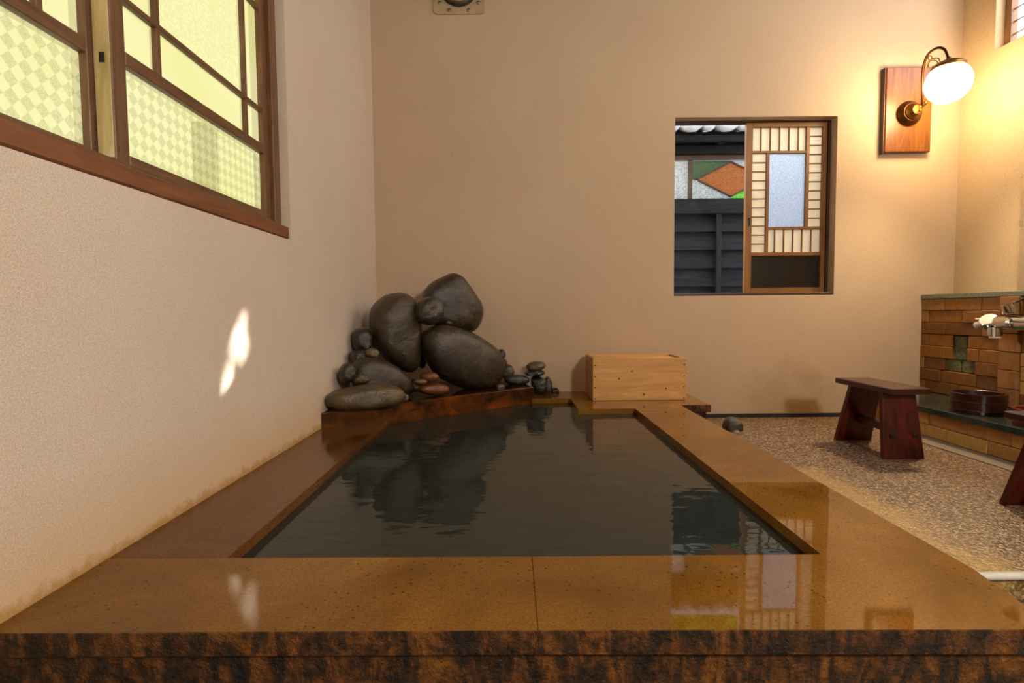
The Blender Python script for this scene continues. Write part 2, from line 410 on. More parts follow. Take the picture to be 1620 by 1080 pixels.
def tag(o, label, cat, group=None):
    o['label'] = label; o['category'] = cat
    if group: o['group'] = group
    return o
def struct(o, label=None, cat=None):
    o['kind'] = 'structure'
    if label: o['label'] = label
    if cat: o['category'] = cat
    return o
def copy_tree(o, parent=None):
    c = o.copy(); COL.objects.link(c); c.parent = parent; ORG[c] = ORG[o]
    for ch in list(o.children): copy_tree(ch, c)
    return c

# ================================================================== the room
XL, XR, YB, YF, ZC = -.757, 2.48, 3.0, -1.4, 2.75
RIMZ, LOW = .156, -.06
T = .12
def wall_with_hole(name, axis, pos, out, a0, a1, z0, z1, hole, mat, label):
    """wall slab at x=pos (axis 'x') or y=pos (axis 'y'); thickness towards out; hole=(a,b,z,z)"""
    V = []; Fc = []
    A = sorted({a0, a1, hole[0], hole[1]}); Z = sorted({z0, z1, hole[2], hole[3]})
    bm = bmesh.new()
    for i in range(3):
        for j in range(3):
            if i == 1 and j == 1: continue
            p0, p1 = sorted((pos, pos + out))
            b = bmesh.new()
            res = bmesh.ops.create_cube(bm, size=1)
            for v in res['verts']:
                aa = A[i] + (v.co.x+.5)*(A[i+1]-A[i]); dd = p0 + (v.co.y+.5)*(p1-p0); zz = Z[j] + (v.co.z+.5)*(Z[j+1]-Z[j])
                v.co = (dd, aa, zz) if axis == 'x' else (aa, dd, zz)
            b.free()
    bmesh.ops.remove_doubles(bm, verts=bm.verts, dist=1e-5)
    # drop the doubled inner faces
    seen = {}
    for f in bm.faces: seen.setdefault(tuple(round(c, 4) for c in f.calc_center_median()), []).append(f)
    dead = [f for fs in seen.values() if len(fs) > 1 for f in fs]
    bmesh.ops.delete(bm, geom=dead, context='FACES'); bmesh.ops.recalc_face_normals(bm, faces=bm.faces)
    v, f = bmdata(bm); return struct(link(name, v, f, mat), label, 'wall')
WL = (.40, 1.85, .86, 2.02)         # left window opening (y, y, z, z)
WB = (.91, 1.807, .69, 1.671)       # back window opening (x, x, z, z)
WR = (.55, 2.80, 1.92, 2.52)        # right window opening
wall_with_hole('wall_left', 'x', XL, -T, YF, YB, LOW, ZC, WL, 'plaster_left', 'rough pale plaster wall with an ochre line above the bath rim')
wall_with_hole('wall_back', 'y', YB, T, XL-T, XR+T, LOW, ZC, WB, 'plaster_back', 'rough beige plaster wall behind the stones and the box')
wall_with_hole('wall_right', 'x', XR, T, YF, YB, LOW, ZC, WR, 'plaster_right', 'yellow-lit plaster wall above the brick wall')
struct(box('wall_front', XL-T, XR+T, YF-T, YF, LOW, ZC, 'front_boards', bev=0), 'dark boarded wall facing the bath', 'wall')
struct(box('ceiling', XL-T, XR+T, YF-T, YB+T, ZC, ZC+.08, 'ceiling', bev=0), 'plain wooden ceiling over the bath room', 'ceiling')
fl = struct(box('floor', .70, XR+T, 1.185, YB+T, -.12, 0, 'floor', bev=0), 'washed pebble floor beside the stone bath', 'floor')
box('floor_strip', 1.85, 1.96, 1.20, YB-.002, 0, .004, 'strip', fl, .001)
def wob(c): return Vector((c.x, c.y + .004*noise.noise(Vector((c.x*14, 0, 1))), c.z))
V = []; Fc = []
N_ = 40
for i in range(N_+1):
    x = .815 + (XR-.002-.815)*i/N_; dy = .005*noise.noise(Vector((x*9, 2, 0)))
    for yy, zz in ((1.183, -.012), (1.172+dy, -.008), (1.170+dy, .002), (1.176+dy, .006), (1.190+dy, .005), (1.196+dy, .001)): V.append((x, yy, zz))
for i in range(N_):
    for k in range(5): Fc.append((i*6+k, (i+1)*6+k, (i+1)*6+k+1, i*6+k+1))
link('step_nosing', V, Fc, 'nosing', fl, True)
struct(box('floor_lower', XL-T, XR+T, YF-T, 1.184, -.14, LOW, 'floor_low', bev=0), 'lower mossy pebble floor in front of the bath', 'floor')
struct(box('baseboard_back', .96, 2.30, YB-.012, YB-.0005, .001, .022, 'black', bev=.001), 'thin dark strip along the foot of the back wall', 'baseboard')

# ================================================================== window_1: left window, two sliding sashes
wn = struct(empty('window_1', (XL-.06, 1.12, .86)), 'brown wooden sliding window with yellow-green patterned glass', 'window')
y0, y1, z0, z1 = WL
box('sill', XL-.10, XL+.006, y0+.001, 1.822, .861, .900, 'sill', wn, .003)
box('jamb', XL-.10, XL-.030, 1.803, y1-.001, .901, z1-.001, 'win_wood_z', wn, .002)
box('jamb', XL-.10, XL-.030, y0+.001, y0+.03, .901, z1-.001, 'win_wood_z', wn, .002)
box('head', XL-.10, XL-.030, y0+.031, 1.802, z1-.04, z1-.001, 'win_wood_y', wn, .002)
box('track', XL-.045, XL-.026, .45, 1.802, .9005, .917, 'win_wood_y', wn, .001)
def left_sash(ya, xf, th=.034):
    """ya: near end; 0.70 wide; xf: front face x"""
    yb = ya + .70; zb, zt = .918, 1.975; xm = xf - th/2
    s = empty('sash', (xm, (ya+yb)/2, zb)); s.parent = wn; s.location = Vector(ORG[s]) - ORG[wn]
    box('stile', xf-th, xf, ya, ya+.040, zb, zt, 'win_wood_z', s, .0015)
    box('edge_strip', xf-th, xf-.002, ya-.0035, ya-.0002, zb+.01, zt, 'win_pale', s, .0005)
    box('stile', xf-th, xf, yb-.036, yb, zb, zt, 'win_wood_z', s, .0015)
    ri, ro = ya+.0405, yb-.0365
    box('bottom_rail', xf-th, xf, ri, ro, zb, .943, 'win_wood_y', s, .0015)
    box('mid_rail', xf-th, xf, ri, ro, 1.129, 1.157, 'win_wood_y', s, .0015)
    box('top_rail', xf-th, xf, ri, ro, zt-.03, zt, 'win_wood_y', s, .0015)
    ma, mb = ya+.150, yb-.142
    for q in (ma, mb): box('muntin', xf-.022, xf-.004, q, q+.014, 1.1575, zt-.0305, 'win_wood_z', s, .001)
    for zq in (1.262, 1.583): box('muntin', xf-.0225, xf-.0035, ri, ro, zq, zq+.013, 'win_wood_y', s, .001)
    for (pa, pb) in ((ri, ro),): box('pane', xm-.0006, xm+.0006, pa, pb, .9435, 1.1285, 'pane_diamond', s, 0)
    Zs = [(1.1575, 1.262), (1.275, 1.583), (1.596, zt-.0305)]; Ys = [(ri, ma), (ma+.014, mb), (mb+.014, ro)]
    for i, (za, zb2) in enumerate(Zs):
        for j, (pa, pb) in enumerate(Ys):
            box('pane', xm-.0006, xm+.0006, pa, pb, za, zb2, 'pane_hammer' if (i, j) == (1, 1) else 'pane_plain', s, 0)
    box('latch_slot', xf-th*.66, xf-th*.34, ya-.0042, ya-.0035, 1.115, 1.135, 'black', s, 0)
    return s
left_sash(1.104, XL-.045)
left_sash(.425, XL-.083)
post = box('shade_post', XL-.20, XL-.15, 1.63, 1.685, .5, 1.185, 'boards_black', None, .003)
tag(post, 'dark post standing outside behind the patterned glass', 'post')

# ================================================================== window_2: back window with one lattice sash
wb = struct(empty('window_2', (1.36, YB+.05, WB[2])), 'small sliding window with a lattice paper sash, half open', 'window')
x0, x1, z0, z1 = WB
box('head', x0+.001, x1-.001, YB+.055, YB+.115, z1-.007, z1-.0005, 'frame_dark', wb, .002)
box('jamb', x1-.014, x1-.001, YB+.056, YB+.115, z0+.016, z1-.008, 'frame_dark', wb, .002)
box('jamb', x0+.001, x0+.008, YB+.056, YB+.115, z0+.016, z1-.008, 'frame_dark', wb, .001)
box('sill', x0+.001, x1-.001, YB+.008, YB+.115, z0+.001, z0+.015, 'frame_dark', wb, .002)
SY = YB+.066                                   # front face of the sash
def Q(zx, zy): return hy(1040+zx/3.483, 170+zy/3.483, SY)     # from lattice drawing to the sash plane
sash = empty('sash', Q(715, 1022)); sash.parent = wb; sash.location = ORG[sash] - ORG[wb]
zb = z0+.016; zt = z1-.009
L_ = Q(488, 500).x; Rr = x1-.0155
def vbar(nm, xa, xb, za, zb_, th=.028, yo=0, mt='sash_z'): return box(nm, xa, xb, SY+yo, SY+yo+th, za, zb_, mt, sash, .0012)
cols = lambda a: Q(a, 500).x
rows = lambda b: Q(715, b).z
sL = cols(522); sR = cols(908); rT = rows(106); rB = rows(992); rM0 = rows(815); rM1 = rows(796)
vbar('stile', L_, sL, zb, zt); vbar('stile', sR, Rr, zb, zt)
vbar('top_rail', sL+.0003, sR-.0003, rT, zt, .028, 0, 'sash_x'); vbar('bottom_rail', sL+.0003, sR-.0003, zb, rB, .028, 0, 'sash_x')
vbar('mid_rail', sL+.0003, sR-.0003, rM0, rM1, .026, .001, 'sash_x')
cA0, cA1 = cols(602), cols(617); cB0, cB1 = cols(818), cols(836)
r10, r11 = rows(250), rows(236); r20, r21 = rows(670), rows(656)
g = .0003
vbar('lattice_bar', cA0, cA1, rM1+g, r10-g, .02, .004); vbar('lattice_bar', cB0, cB1, r21+g, rT-g, .02, .004)
vbar('lattice_bar', sL+g, cB0-g, r10, r11, .02, .004, 'sash_x'); vbar('lattice_bar', cA1+g, sR-g, r20, r21, .02, .004, 'sash_x')
w2 = .0028
for k in range(10):
    zq = rows(300 + k*50); vbar('lattice_slat', sL+g, cA0-g, zq-w2, zq+w2, .012, .006, 'sash_x')
    zq = rows(156 + k*50.3); vbar('lattice_slat', cB1+g, sR-g, zq-w2, zq+w2, .012, .006, 'sash_x')
for k in range(5):
    xq = cols(570 + k*51.5); vbar('lattice_slat', xq-w2, xq+w2, r11+g, rT-g, .012, .006)
    xq = cols(655 + k*50.3); vbar('lattice_slat', xq-w2, xq+w2, rM1+g, r20-g, .012, .006)
def pane(nm, xa, xb, za, zb_, mt): return box(nm, xa, xb, SY+.0185, SY+.0205, za, zb_, mt, sash, 0)
pane('paper_panel', sL, cB0, r11, rT, 'paper'); pane('paper_panel', cB1, sR, r21, rT, 'paper')
pane('paper_panel', sL, cA0, rM1, r10, 'paper'); pane('paper_panel', cA1, sR, rM1, r20, 'paper')
pane('glass_pane', cA1, cB0, r21, r10, 'frosted'); pane('glass_pane', sL, sR, rB, rM0, 'brown_glass')
box('pull', cols(503)-.002, cols(513), SY-.0015, SY-.0003, rows(652), rows(606), 'black', sash, 0)
for k in range(1): cyl('lock_pin', (cols(932), SY-.001, rows(710)), (0, -1, 0), .006, .012, 'iron', wb, 12)

# ================================================================== window_3: high window in the right wall
wr = struct(empty('window_3', (XR+.06, 1.7, WR[2])), 'high bright window with thin lattice bars in the right wall', 'window')
y0, y1, z0, z1 = WR
box('jamb', XR+.045, XR+.10, y1-.035, y1-.001, z0+.001, z1-.001, 'win_wood_z', wr, .002)
box('jamb', XR+.045, XR+.10, y0+.001, y0+.035, z0+.001, z1-.001, 'win_wood_z', wr, .002)
box('head', XR+.045, XR+.10, y0+.036, y1-.036, z1-.035, z1-.001, 'win_wood_y', wr, .002)
box('pane', XR+.08, XR+.083, y0+.036, y1-.036, z0+.001, z1-.036, 'pane_right', wr, 0)
for k in range(9):
    zq = z0 + .062*(k+1)
    if zq < z1-.05: box('lattice_slat', XR+.060, XR+.068, y0+.036, y1-.036, zq-.003, zq+.003, 'win_wood_y', wr, 0)

# ================================================================== outside: charred board fence with tiled coping and coloured glass
FY = 3.95
fe = empty('board_fence', (1.7, FY, -.3))
tag(fe, 'black board fence with tiled coping and coloured glass seen through the open window', 'fence')
def fz(zy, y=FY): return hy(1100, 170+zy/3.483, y).z
def fx(zx, y=FY): return hy(1040+zx/3.483, 330, y).x
FX0, FX1 = .2, 3.4
btm = [590, 690, 790, 890, 990]
for k in range(9):
    za = 590 + 100*k
    def lean(c, zt=fz(za)): return Vector((c.x, c.y - .022*min(1, max(0, (zt - c.z)/.1)), c.z))
    box('board', FX0, FX1, FY, FY+.018, fz(za+97), fz(za-4), 'boards_black', fe, .001, 1, lean)
for xq in (332, 332-3.2*150, 332+250, 332+500): box('batten', fx(xq-14), fx(xq+14), FY-.035, FY-.013, -.3, fz(592), 'batten_black', fe, .002)
box('mid_rail', FX0, FX1, FY-.045, FY+.03, fz(590), fz(508), 'boards_black', fe, .003)
box('top_rail', FX0, FX1, FY-.02, FY+.03, fz(292), fz(266), 'fence_brown', fe, .002)
box('beam', FX0, FX1, FY-.06, FY+.03, fz(265), fz(222), 'boards_black', fe, .003)
box('eave_board', FX0, FX1, FY-.16, FY-.13, fz(186, FY-.16), fz(150, FY-.16), 'boards_black', fe, .003)
box('soffit', FX0, FX1, FY-.12, FY+.6, fz(150, FY-.12)+.0, fz(150, FY-.12)+.02, 'boards_black', fe, .002)
for xq in (322, 322-260, 322+260, 322+520, 322+780): box('bracket', fx(xq-20), fx(xq+20), FY-.125, FY+.03, fz(221)+.001, fz(186), 'boards_black', fe, .003)
box('eave_backing', FX0, FX1, FY+.031, FY+.05, fz(292), fz(150)+.03, 'black', fe, 0)  # black panel added to shut out the sky and keep the gap dark
box('wall_core', FX0, FX1, FY+.05, FY+.09, -.3, fz(508), 'batten_black', fe, .002)
gz0, gz1 = fz(507), fz(293)
box('mullion', fx(170), fx(190), FY-.005, FY+.025, gz0, gz1, 'fence_brown', fe, .002)
def poly_pane(nm, pts, mt, yq=FY+.012, th=.004):
    P = [(fx(a), fz(b)) for a, b in pts]; n = len(P)
    V = [(x, yq, z) for x, z in P] + [(x, yq+th, z) for x, z in P]
    Fc = [tuple(range(n)), tuple(range(2*n-1, n-1, -1))] + [(i, (i+1) % n, n+(i+1) % n, n+i) for i in range(n)]
    return link(nm, V, Fc, mt, fe)
CX, CYm = 405, 396
poly_pane('glass_pane', [(-300, 505), (170, 505), (170, 294), (-300, 294)], 'fence_clear')
poly_pane('glass_pane', [(190, CYm), (222, CYm), (CX, 302), (CX, 294), (190, 294)], 'fence_green')
poly_pane('glass_pane', [(190, 505), (CX, 505), (CX, 490), (205, CYm), (190, CYm)], 'fence_clear')
poly_pane('glass_pane', [(CX, 505), (640, 505), (640, CYm), (605, CYm), (CX, 490)], 'fence_lime')
poly_pane('glass_pane', [(CX, 294), (605, CYm), (640, CYm), (640, 294)], 'fence_clear')
poly_pane('glass_pane', [(205, CYm), (CX, 495), (605, CYm), (CX, 297)], 'fence_amber', FY+.006)
poly_pane('glass_pane', [(660, 505), (1200, 505), (1200, 294), (660, 294)], 'fence_clear')
box('mullion', fx(640), fx(660), FY-.005, FY+.025, gz0, gz1, 'fence_brown', fe, .002)
for (a, b), (c, d) in (((205, CYm), (CX, 297)), ((CX, 297), (605, CYm)), ((605, CYm), (CX, 494)), ((CX, 494), (205, CYm))):
    A = Vector((fx(a), FY, fz(b))); B = Vector((fx(c), FY, fz(d))); t = (B-A).normalized(); nn = Vector((-t.z, 0, t.x))*.010
    if nn.dot(Vector((fx(CX), FY, fz(CYm))) - A) < 0: nn = -nn
    C8 = [A+Vector((0, -.006, 0)), B+Vector((0, -.006, 0)), B+nn+Vector((0, -.006, 0)), A+nn+Vector((0, -.006, 0))]
    hexa('diamond_bar', C8 + [p+Vector((0, .011, 0)) for p in C8], 'fence_brown', fe, .001)
# coping tiles: alternating wide pans and narrow rolls, round fronts
ty0 = FY-.20; tz = fz(128, ty0); pitch = .235; sl = .30
x = FX0; k = 0
while x < FX1:
    for wd, r_, nm in ((.155, .030, 'pan_tile'), (.085, .026, 'roll_tile')):
        V = []; Fc = []; n = 10
        for j, (yy, dz) in enumerate(((0, 0), (.55, .55*sl))):
            for i in range(n+1):
                u = i/n; s_ = math.sin(math.pi*u)
                V.append((x+wd*u, ty0+yy, tz+dz+.052)); V.append((x+wd*u, ty0+yy, tz+dz+.030 - r_*s_*1.3))
        q = 2*(n+1)
        for i in range(n):
            a = 2*i; Fc += [(a, a+2, a+3, a+1), (a, q+a, q+a+2, a+2), (a+1, a+3, q+a+3, q+a+1), (q+a, q+a+1, q+a+3, q+a+2)]
        Fc += [(0, 1, q+1, q), (2*n, q+2*n, q+2*n+1, 2*n+1)]
        link(nm, V, Fc, 'tile_roof', fe, True); x += wd + .002
# ground outside and trees
struct(box('ground_outside', -6, 9, YB+T+.01, 12, -.42, -.3, 'strip', bev=0), 'bare ground outside behind the fence', 'ground')
def tree(base, centre, rad, n, size, label, gap=None):
    t = empty('garden_tree', base); V = []; Fc = []
    rnd = random.Random(int(base[0]*100))
    u = SUNDIR.cross(Vector((0, 0, 1))).normalized(); w_ = u.cross(SUNDIR)
    while len(Fc) < n:
        p = Vector((rnd.gauss(0, .45), rnd.gauss(0, .45), rnd.gauss(0, .45)))
        if p.length > 1: continue
        p = Vector((p.x*rad[0], p.y*rad[1], p.z*rad[2])) + Vector(centre)
        if gap:
            d = p - gap[0]; a, b = d.dot(u), d.dot(w_)
            a2 = a*math.cos(gap[3]) + b*math.sin(gap[3]); b2 = -a*math.sin(gap[3]) + b*math.cos(gap[3])
            q_ = gap[1]*(1.35 - .8*max(-1, min(1, b2/gap[2]))) 
            if (a2/(q_+size*.6))**2 + (b2/(gap[2]+size*.6))**2 < 1: continue
        d = Vector((rnd.uniform(-1, 1), rnd.uniform(-1, 1), rnd.uniform(-1, 1))).normalized(); e = frame_of(d)[0]
        s_ = size*rnd.uniform(.7, 1.2); i = len(V)
        V += [p-d*s_, p+e*s_*.45, p+d*s_, p-e*s_*.45]; Fc.append((i, i+1, i+2, i+3))
    o = link('foliage', V, Fc, 'leaf', t); o['kind'] = 'stuff'
    c = Vector(centre); b = Vector(base)
    tube('trunk', [b, b.lerp(c, .5) + Vector((.04, 0, 0)), c], [.07, .055, .02], 'bark', t)
    return tag(t, label, 'tree')
hole = Vector((-.757, 1.46, .475)) + SUNDIR * 6.6  # unseen crown added to screen the window; its gap shapes the sun patch
tree((hole.x, hole.y, -.3), tuple(hole), (1.25, 1.05, 1.2), 9000, .085, 'leafy tree out of view, put in to block the sun except one small beam', (hole, .017, .11, R(22)))
tree((2.4, 6.9, -.3), (2.4, 6.9, 4.1), (1.9, .9, 1.5), 5000, .11, 'yellow-green garden tree rising behind the tiled fence')

# ================================================================== the stone bath
tub = empty('stone_bath', (0, 1.8, 0))
tag(tub, 'sunken rectangular bath of wet brown stone with a wide rim', 'bath')
XI0, XI1, YI0, YI1, XO = -.533, .568, .962, 2.45, .80
RT_ = .036
JX = .033
r1 = prism('front_rim_slab', [(XL+.001, .735), (JX-.0002, .731), (JX-.0002, .962), (XL+.001, .968)], RIMZ-RT_, RIMZ, 'rim', tub, .0012)
r2 = prism('front_rim_slab', [(JX, .731), (.765, .722), (.795, .90), (.805, 1.7), (.804, 2.449), (XI1, 2.449), (XI1, .958), (JX, .962)], RIMZ-RT_, RIMZ, 'rim', tub, .0012)
prism('side_rim_slab', [(XL+.001, .969), (XI0, .966), (XI0, 2.275), (XL+.001, 2.12)], RIMZ-RT_, RIMZ-.0005, 'rim_left', tub, .001)
r3 = prism('back_rim_slab', [(.10, 2.757), (.303, 2.757), (.303, YI1), (.804, YI1), (.804, 2.53), (.95, 2.53), (.95, YB-.001), (.10, YB-.001)], RIMZ-RT_, RIMZ, 'rim', tub, .0012)
r3.data.materials.append(MT['tub_face'])
for p in r3.data.polygons:
    if abs(p.normal.z) < .5 and p.center.x + ORG[r3].x > .79: p.material_index = 1
for r_ in (r1, r2):
    r_.data.materials.append(MT['tub_face'])
    for p in r_.data.polygons:
        if p.normal.y < -.5 and (p.center.y + ORG[r_].y) < .745: p.material_index = 1
zB = RIMZ-RT_-.0005
box('front_wall', XL+.001, .765, .745, .90, LOW, zB, 'tub_face', tub, .002)
box('side_wall', XL+.001, XI0-.004, .901, 2.3, LOW, zB, 'tub_face', tub, .002)
box('side_wall', XI1+.004, .785, .901, 2.449, LOW, zB, 'tub_face', tub, .002)
prism('back_wall', [(.12, 2.775), (.312, 2.775), (.312, 2.46), (.785, 2.46), (.785, 2.55), (.935, 2.55), (.935, YB-.001), (.12, YB-.001)], LOW, zB, 'tub_face', tub, .002)
LZ = .216
L0 = Vector((XL, 2.085, 0)); L1 = Vector((.112, 2.772, 0))
lt = Vector((L1.x-L0.x, L1.y-L0.y, 0)).normalized(); ln = Vector((-lt.y, lt.x, 0))
a_ = L0 + ln*.022; b_ = L1 + ln*.022
ledge = prism('corner_ledge', [(XL+.001, a_.y+.02), (b_.x, b_.y), (.05, YB-.001), (XL+.001, YB-.001)], .05, LZ, 'ledge_top', tub, .002)
n_ = 24; V = []; Fc = []
for i in range(n_+1):
    p = L0.lerp(L1, i/n_)
    for dn, zz in ((0, .085), (0, LZ-.004), (.003, LZ), (.0215, LZ), (.0215, .085)):
        j = .0022*noise.noise(Vector((i*.7, dn*90, zz*30))) ; q = p + ln*(dn + (j if dn < .01 else 0)); V.append((max(q.x, XL+.0015), q.y, zz + j))
for i in range(n_):
    for k in range(5): Fc.append((i*5+k, (i+1)*5+k, (i+1)*5+(k+1) % 5, i*5+(k+1) % 5))
Fc += [(0, 1, 2, 3, 4), tuple(n_*5+k for k in (4, 3, 2, 1, 0))]
link('ledge_board', V, Fc, 'ledge_board', ledge)
# front lip seam
box('rim_seam', XL+.001, .764, .7445, .7452, RIMZ-RT_-.006, RIMZ-RT_-.0008, 'black', tub, 0)
WZ = .132
def watermesh():
    poly = [(XI0-.003, YI0-.02), (XI1+.003, YI0-.02), (XI1+.003, YI1+.008), (.310, YI1+.008), (.310, 2.772), (.105, 2.772), (L1.x, L1.y), (XI0-.003, 2.265)]
    return prism('bath_water', poly, WZ-.05, WZ, 'water', None, 0)
tag(watermesh(), 'dark still water filling the stone bath', 'water')
# water thread trickling off the stones
tr = empty('water_trickle', hy(868, 632, 2.90))
for k, (dx, top, bt) in enumerate(((0, 598, 640), (5, 612, 636))):
    pts = [hy(867+dx+random.uniform(-1.2, 1.2), top + (bt-top)*i/8, 2.86-.004*i) for i in range(9)]
    tube('water_thread', pts, .0016, 'thread', tr, 6)
tag(tr, 'thin trickle of water running off the end stones into the bath', 'water')

# ================================================================== stones
def stone(outline, plane_p, ang, thick, mat, name, label, sc=3.857, o=(490, 410), full=.62, rough=.006, cat='stone', group=None, seed=0, zmin=None):
    u = Vector((math.cos(R(ang)), math.sin(R(ang)), 0)); n = Vector((-u.y, u.x, 0)); p = Vector(plane_p)
    P = []
    for a, b in outline:
        h = hplane(o[0]+a/sc, o[1]+b/sc, p, n) - p; P.append((h.dot(u), h.z))
    us = [a for a, b in P]; zs = [b for a, b in P]; cu, cz = (min(us)+max(us))/2, (min(zs)+max(zs))/2
    Pp = [Vector((a-cu, b-cz)) for a, b in P]
    def rad(f):
        d = Vector((math.cos(f), math.sin(f))); best = 1e-3
        for i in range(len(Pp)):
            A, B = Pp[i], Pp[(i+1) % len(Pp)]; e = B - A; den = d.x*e.y - d.y*e.x
            if abs(den) < 1e-12: continue
            t = (A.x*e.y - A.y*e.x)/den; v = (A.x*d.y - A.y*d.x)/den
            if t > 0 and -.001 <= v <= 1.001: best = max(best, t)
        return best
    NL, NA = 26, 64; V = []; Fc = []
    rr = [rad(-math.pi + 2*math.pi*i/NA) for i in range(NA)]
    rr = [(rr[i-2]+2*rr[i-1]+4*rr[i]+2*rr[(i+1) % NA]+rr[(i+2) % NA])/10 for i in range(NA)]
    c = p + u*cu + Vector((0, 0, cz)); off = Vector((seed*3.7, seed*1.3, seed*.7)); sz = max(rr)
    for j in range(NL+1):
        la = -math.pi/2 + math.pi*j/NL; cl = math.cos(la)**full if 0 < j < NL else 0; sl_ = math.copysign(abs(math.sin(la))**.85, la)
        for i in range(NA):
            f = -math.pi + 2*math.pi*i/NA; r_ = rr[i]*cl
            q = c + u*(r_*math.cos(f)) + Vector((0, 0, r_*math.sin(f))) + n*(thick*sl_)
            dd = (q-c); k = noise.noise(dd*(1.8/sz) + off)*.16 + noise.noise(dd*(4.5/sz) + off)*.05
            q = q + dd*k*(.12+.88*(1-cl))
            zm = zmin if zmin is not None else p.z + .0006
            if q.z < zm: q.z = zm + (q.z-zm)*.02
            if q.y > YB-.002: q.y = YB-.002
            if q.x < XL+.002: q.x = XL+.002
            V.append(q)
    for j in range(NL):
        for i in range(NA):
            k = (i+1) % NA; Fc.append((j*NA+i, j*NA+k, (j+1)*NA+k, (j+1)*NA+i))
    bm = bmesh.new(); vs = [bm.verts.new(v) for v in V]
    for f in Fc: bm.faces.new([vs[i] for i in f])
    bmesh.ops.remove_doubles(bm, verts=bm.verts, dist=1e-6); bmesh.ops.recalc_face_normals(bm, faces=bm.faces)
    v, f = bmdata(bm); ob = link(name, v, f, mat, None, True); return tag(ob, label, cat, group)
def ell(cx, cy, a, b, rot=0, n=16):
    r = R(rot); return [(cx + a*math.cos(t)*math.cos(r) - b*math.sin(t)*math.sin(r), cy + a*math.cos(t)*math.sin(r) + b*math.sin(t)*math.cos(r)) for t in [2*math.pi*i/n for i in range(n)]]
def LP(d): return Vector((-.75, 2.10, LZ)) + ln*d
AN = math.degrees(math.atan2(lt.y, lt.x))
G_ = 'stones piled on the corner ledge'
stone([(545,197),(600,215),(640,270),(655,400),(660,560),(650,660),(610,705),(540,660),(440,590),(400,540),(380,420),(382,310),(420,250),(470,210)], LP(.27), AN, .105, 'rock_grey', 'standing_stone', 'tall upright dark stone standing in the corner', group=G_, seed=1)
stone([(870,78),(930,105),(1000,200),(1045,280),(1055,340),(1035,400),(990,452),(900,440),(800,420),(720,380),(680,250),(700,190),(760,130)], LP(.37), AN-8, .075, 'rock', 'boulder', 'topmost pear-shaped dark boulder leaning on the back wall', group=G_, seed=2)
stone(ell(730,315,82,90,20), LP(.15), AN, .05, 'rock', 'round_stone', 'round dark stone wedged between the upright stone and the top boulder', group=G_, seed=3)
stone(ell(850,375,31,28), LP(.225), AN, .024, 'rock_pale', 'pebble', 'small brown pebble tucked under the top boulder', group=G_, seed=4)
stone([(740,405),(860,405),(1000,455),(1130,545),(1175,650),(1160,740),(1100,790),(1020,800),(900,775),(790,720),(710,600),(685,480),(700,430)], LP(.165), AN, .10, 'rock', 'boulder', 'largest glossy oval boulder tilted on the ledge below the top boulder', group=G_, seed=5)
stone([(250,650),(320,595),(420,605),(520,650),(600,720),(640,790),(610,825),(540,830),(380,820),(290,800),(250,740)], LP(.15), AN, .075, 'rock_grey', 'boulder', 'sloping brown boulder lying at the foot of the upright stone', group=G_, seed=6)
stone([(68,860),(100,830),(160,800),(300,770),(480,755),(560,785),(600,840),(570,875),(450,900),(250,920),(120,912)], LP(.035), AN-14, .07, 'rock_streak', 'flat_stone', 'long flat streaked stone overhanging the ledge by the left wall', group=G_, seed=7)
stone([(265,450),(290,420),(350,420),(377,460),(372,530),(345,585),(290,560),(266,520)], LP(.27), AN, .045, 'rock', 'stone', 'small upright dark stone beside the left wall', group=G_, seed=8)
stone([(255,560),(330,550),(345,610),(300,640),(252,630)], LP(.22), AN, .04, 'rock', 'stone', 'dark stone hidden below the small upright stone', group=G_, seed=9)
stone(ell(380,572,40,30), LP(.18), AN, .03, 'rock_pale', 'pebble', 'pale brown pebble on top of the sloping boulder', group=G_, seed=10)
stone(ell(228,692,46,66,12), LP(.10), AN, .035, 'rock', 'stone', 'dark oval stone standing on the long flat stone', group=G_, seed=11)
stone([(262,735),(300,700),(345,705),(362,740),(330,756),(280,756)], LP(.075), AN, .025, 'rock_streak', 'pebble', 'small wedge-shaped grey pebble lying on the long flat stone', group=G_, seed=12)
stone(ell(575,843,28,26), LP(.015), AN, .02, 'rock_streak', 'pebble', 'small rounded pebble at the end of the long flat stone', group=G_, seed=13)
stone(ell(755,790,94,39), LP(.075), AN, .05, 'rock_orange', 'pebble', 'large rust-orange oval pebble lying on the ledge', group=G_, seed=14)
stone(ell(730,716,52,31), LP(.075), AN, .035, 'rock_orange', 'pebble', 'smaller rust-orange pebble stacked on the larger orange one', group=G_, seed=15)
stone(ell(675,745,36,17), LP(.06), AN, .025, 'rock_pale', 'pebble', 'thin flat grey pebble beside the orange pebbles', group=G_, seed=16)
stone(ell(640,770,30,40), LP(.11), AN, .03, 'rock', 'stone', 'dark stone between the sloping boulder and the orange pebbles', group=G_, seed=17)
stone(ell(685,590,22,80), LP(.32), AN, .03, 'rock', 'stone', 'narrow brown stone in the gap between upright stone and oval boulder', group=G_, seed=18)
PB = Vector((0, 2.88, LZ))
stone(ell(1263,735,80,33,2), PB, 12, .04, 'rock_slate', 'flat_stone', 'flat dark wet stone beside the large oval boulder', group=G_, seed=19)
stone(ell(1205,685,44,46), Vector((0, 2.915, LZ)), 8, .035, 'rock_grey', 'stone', 'rounded stone behind the flat wet stone', group=G_, seed=20)
stone(ell(1168,580,28,34), Vector((0, 2.93, LZ)), 5, .03, 'rock_grey', 'pebble', 'upper reddish pebble by the right edge of the oval boulder', group=G_, seed=21)
stone(ell(1184,626,20,18), Vector((0, 2.92, LZ)), 5, .02, 'rock_grey', 'pebble', 'tiny pebble under the upper reddish pebble', group=G_, seed=22)
PE = Vector((0, 2.915, RIMZ))
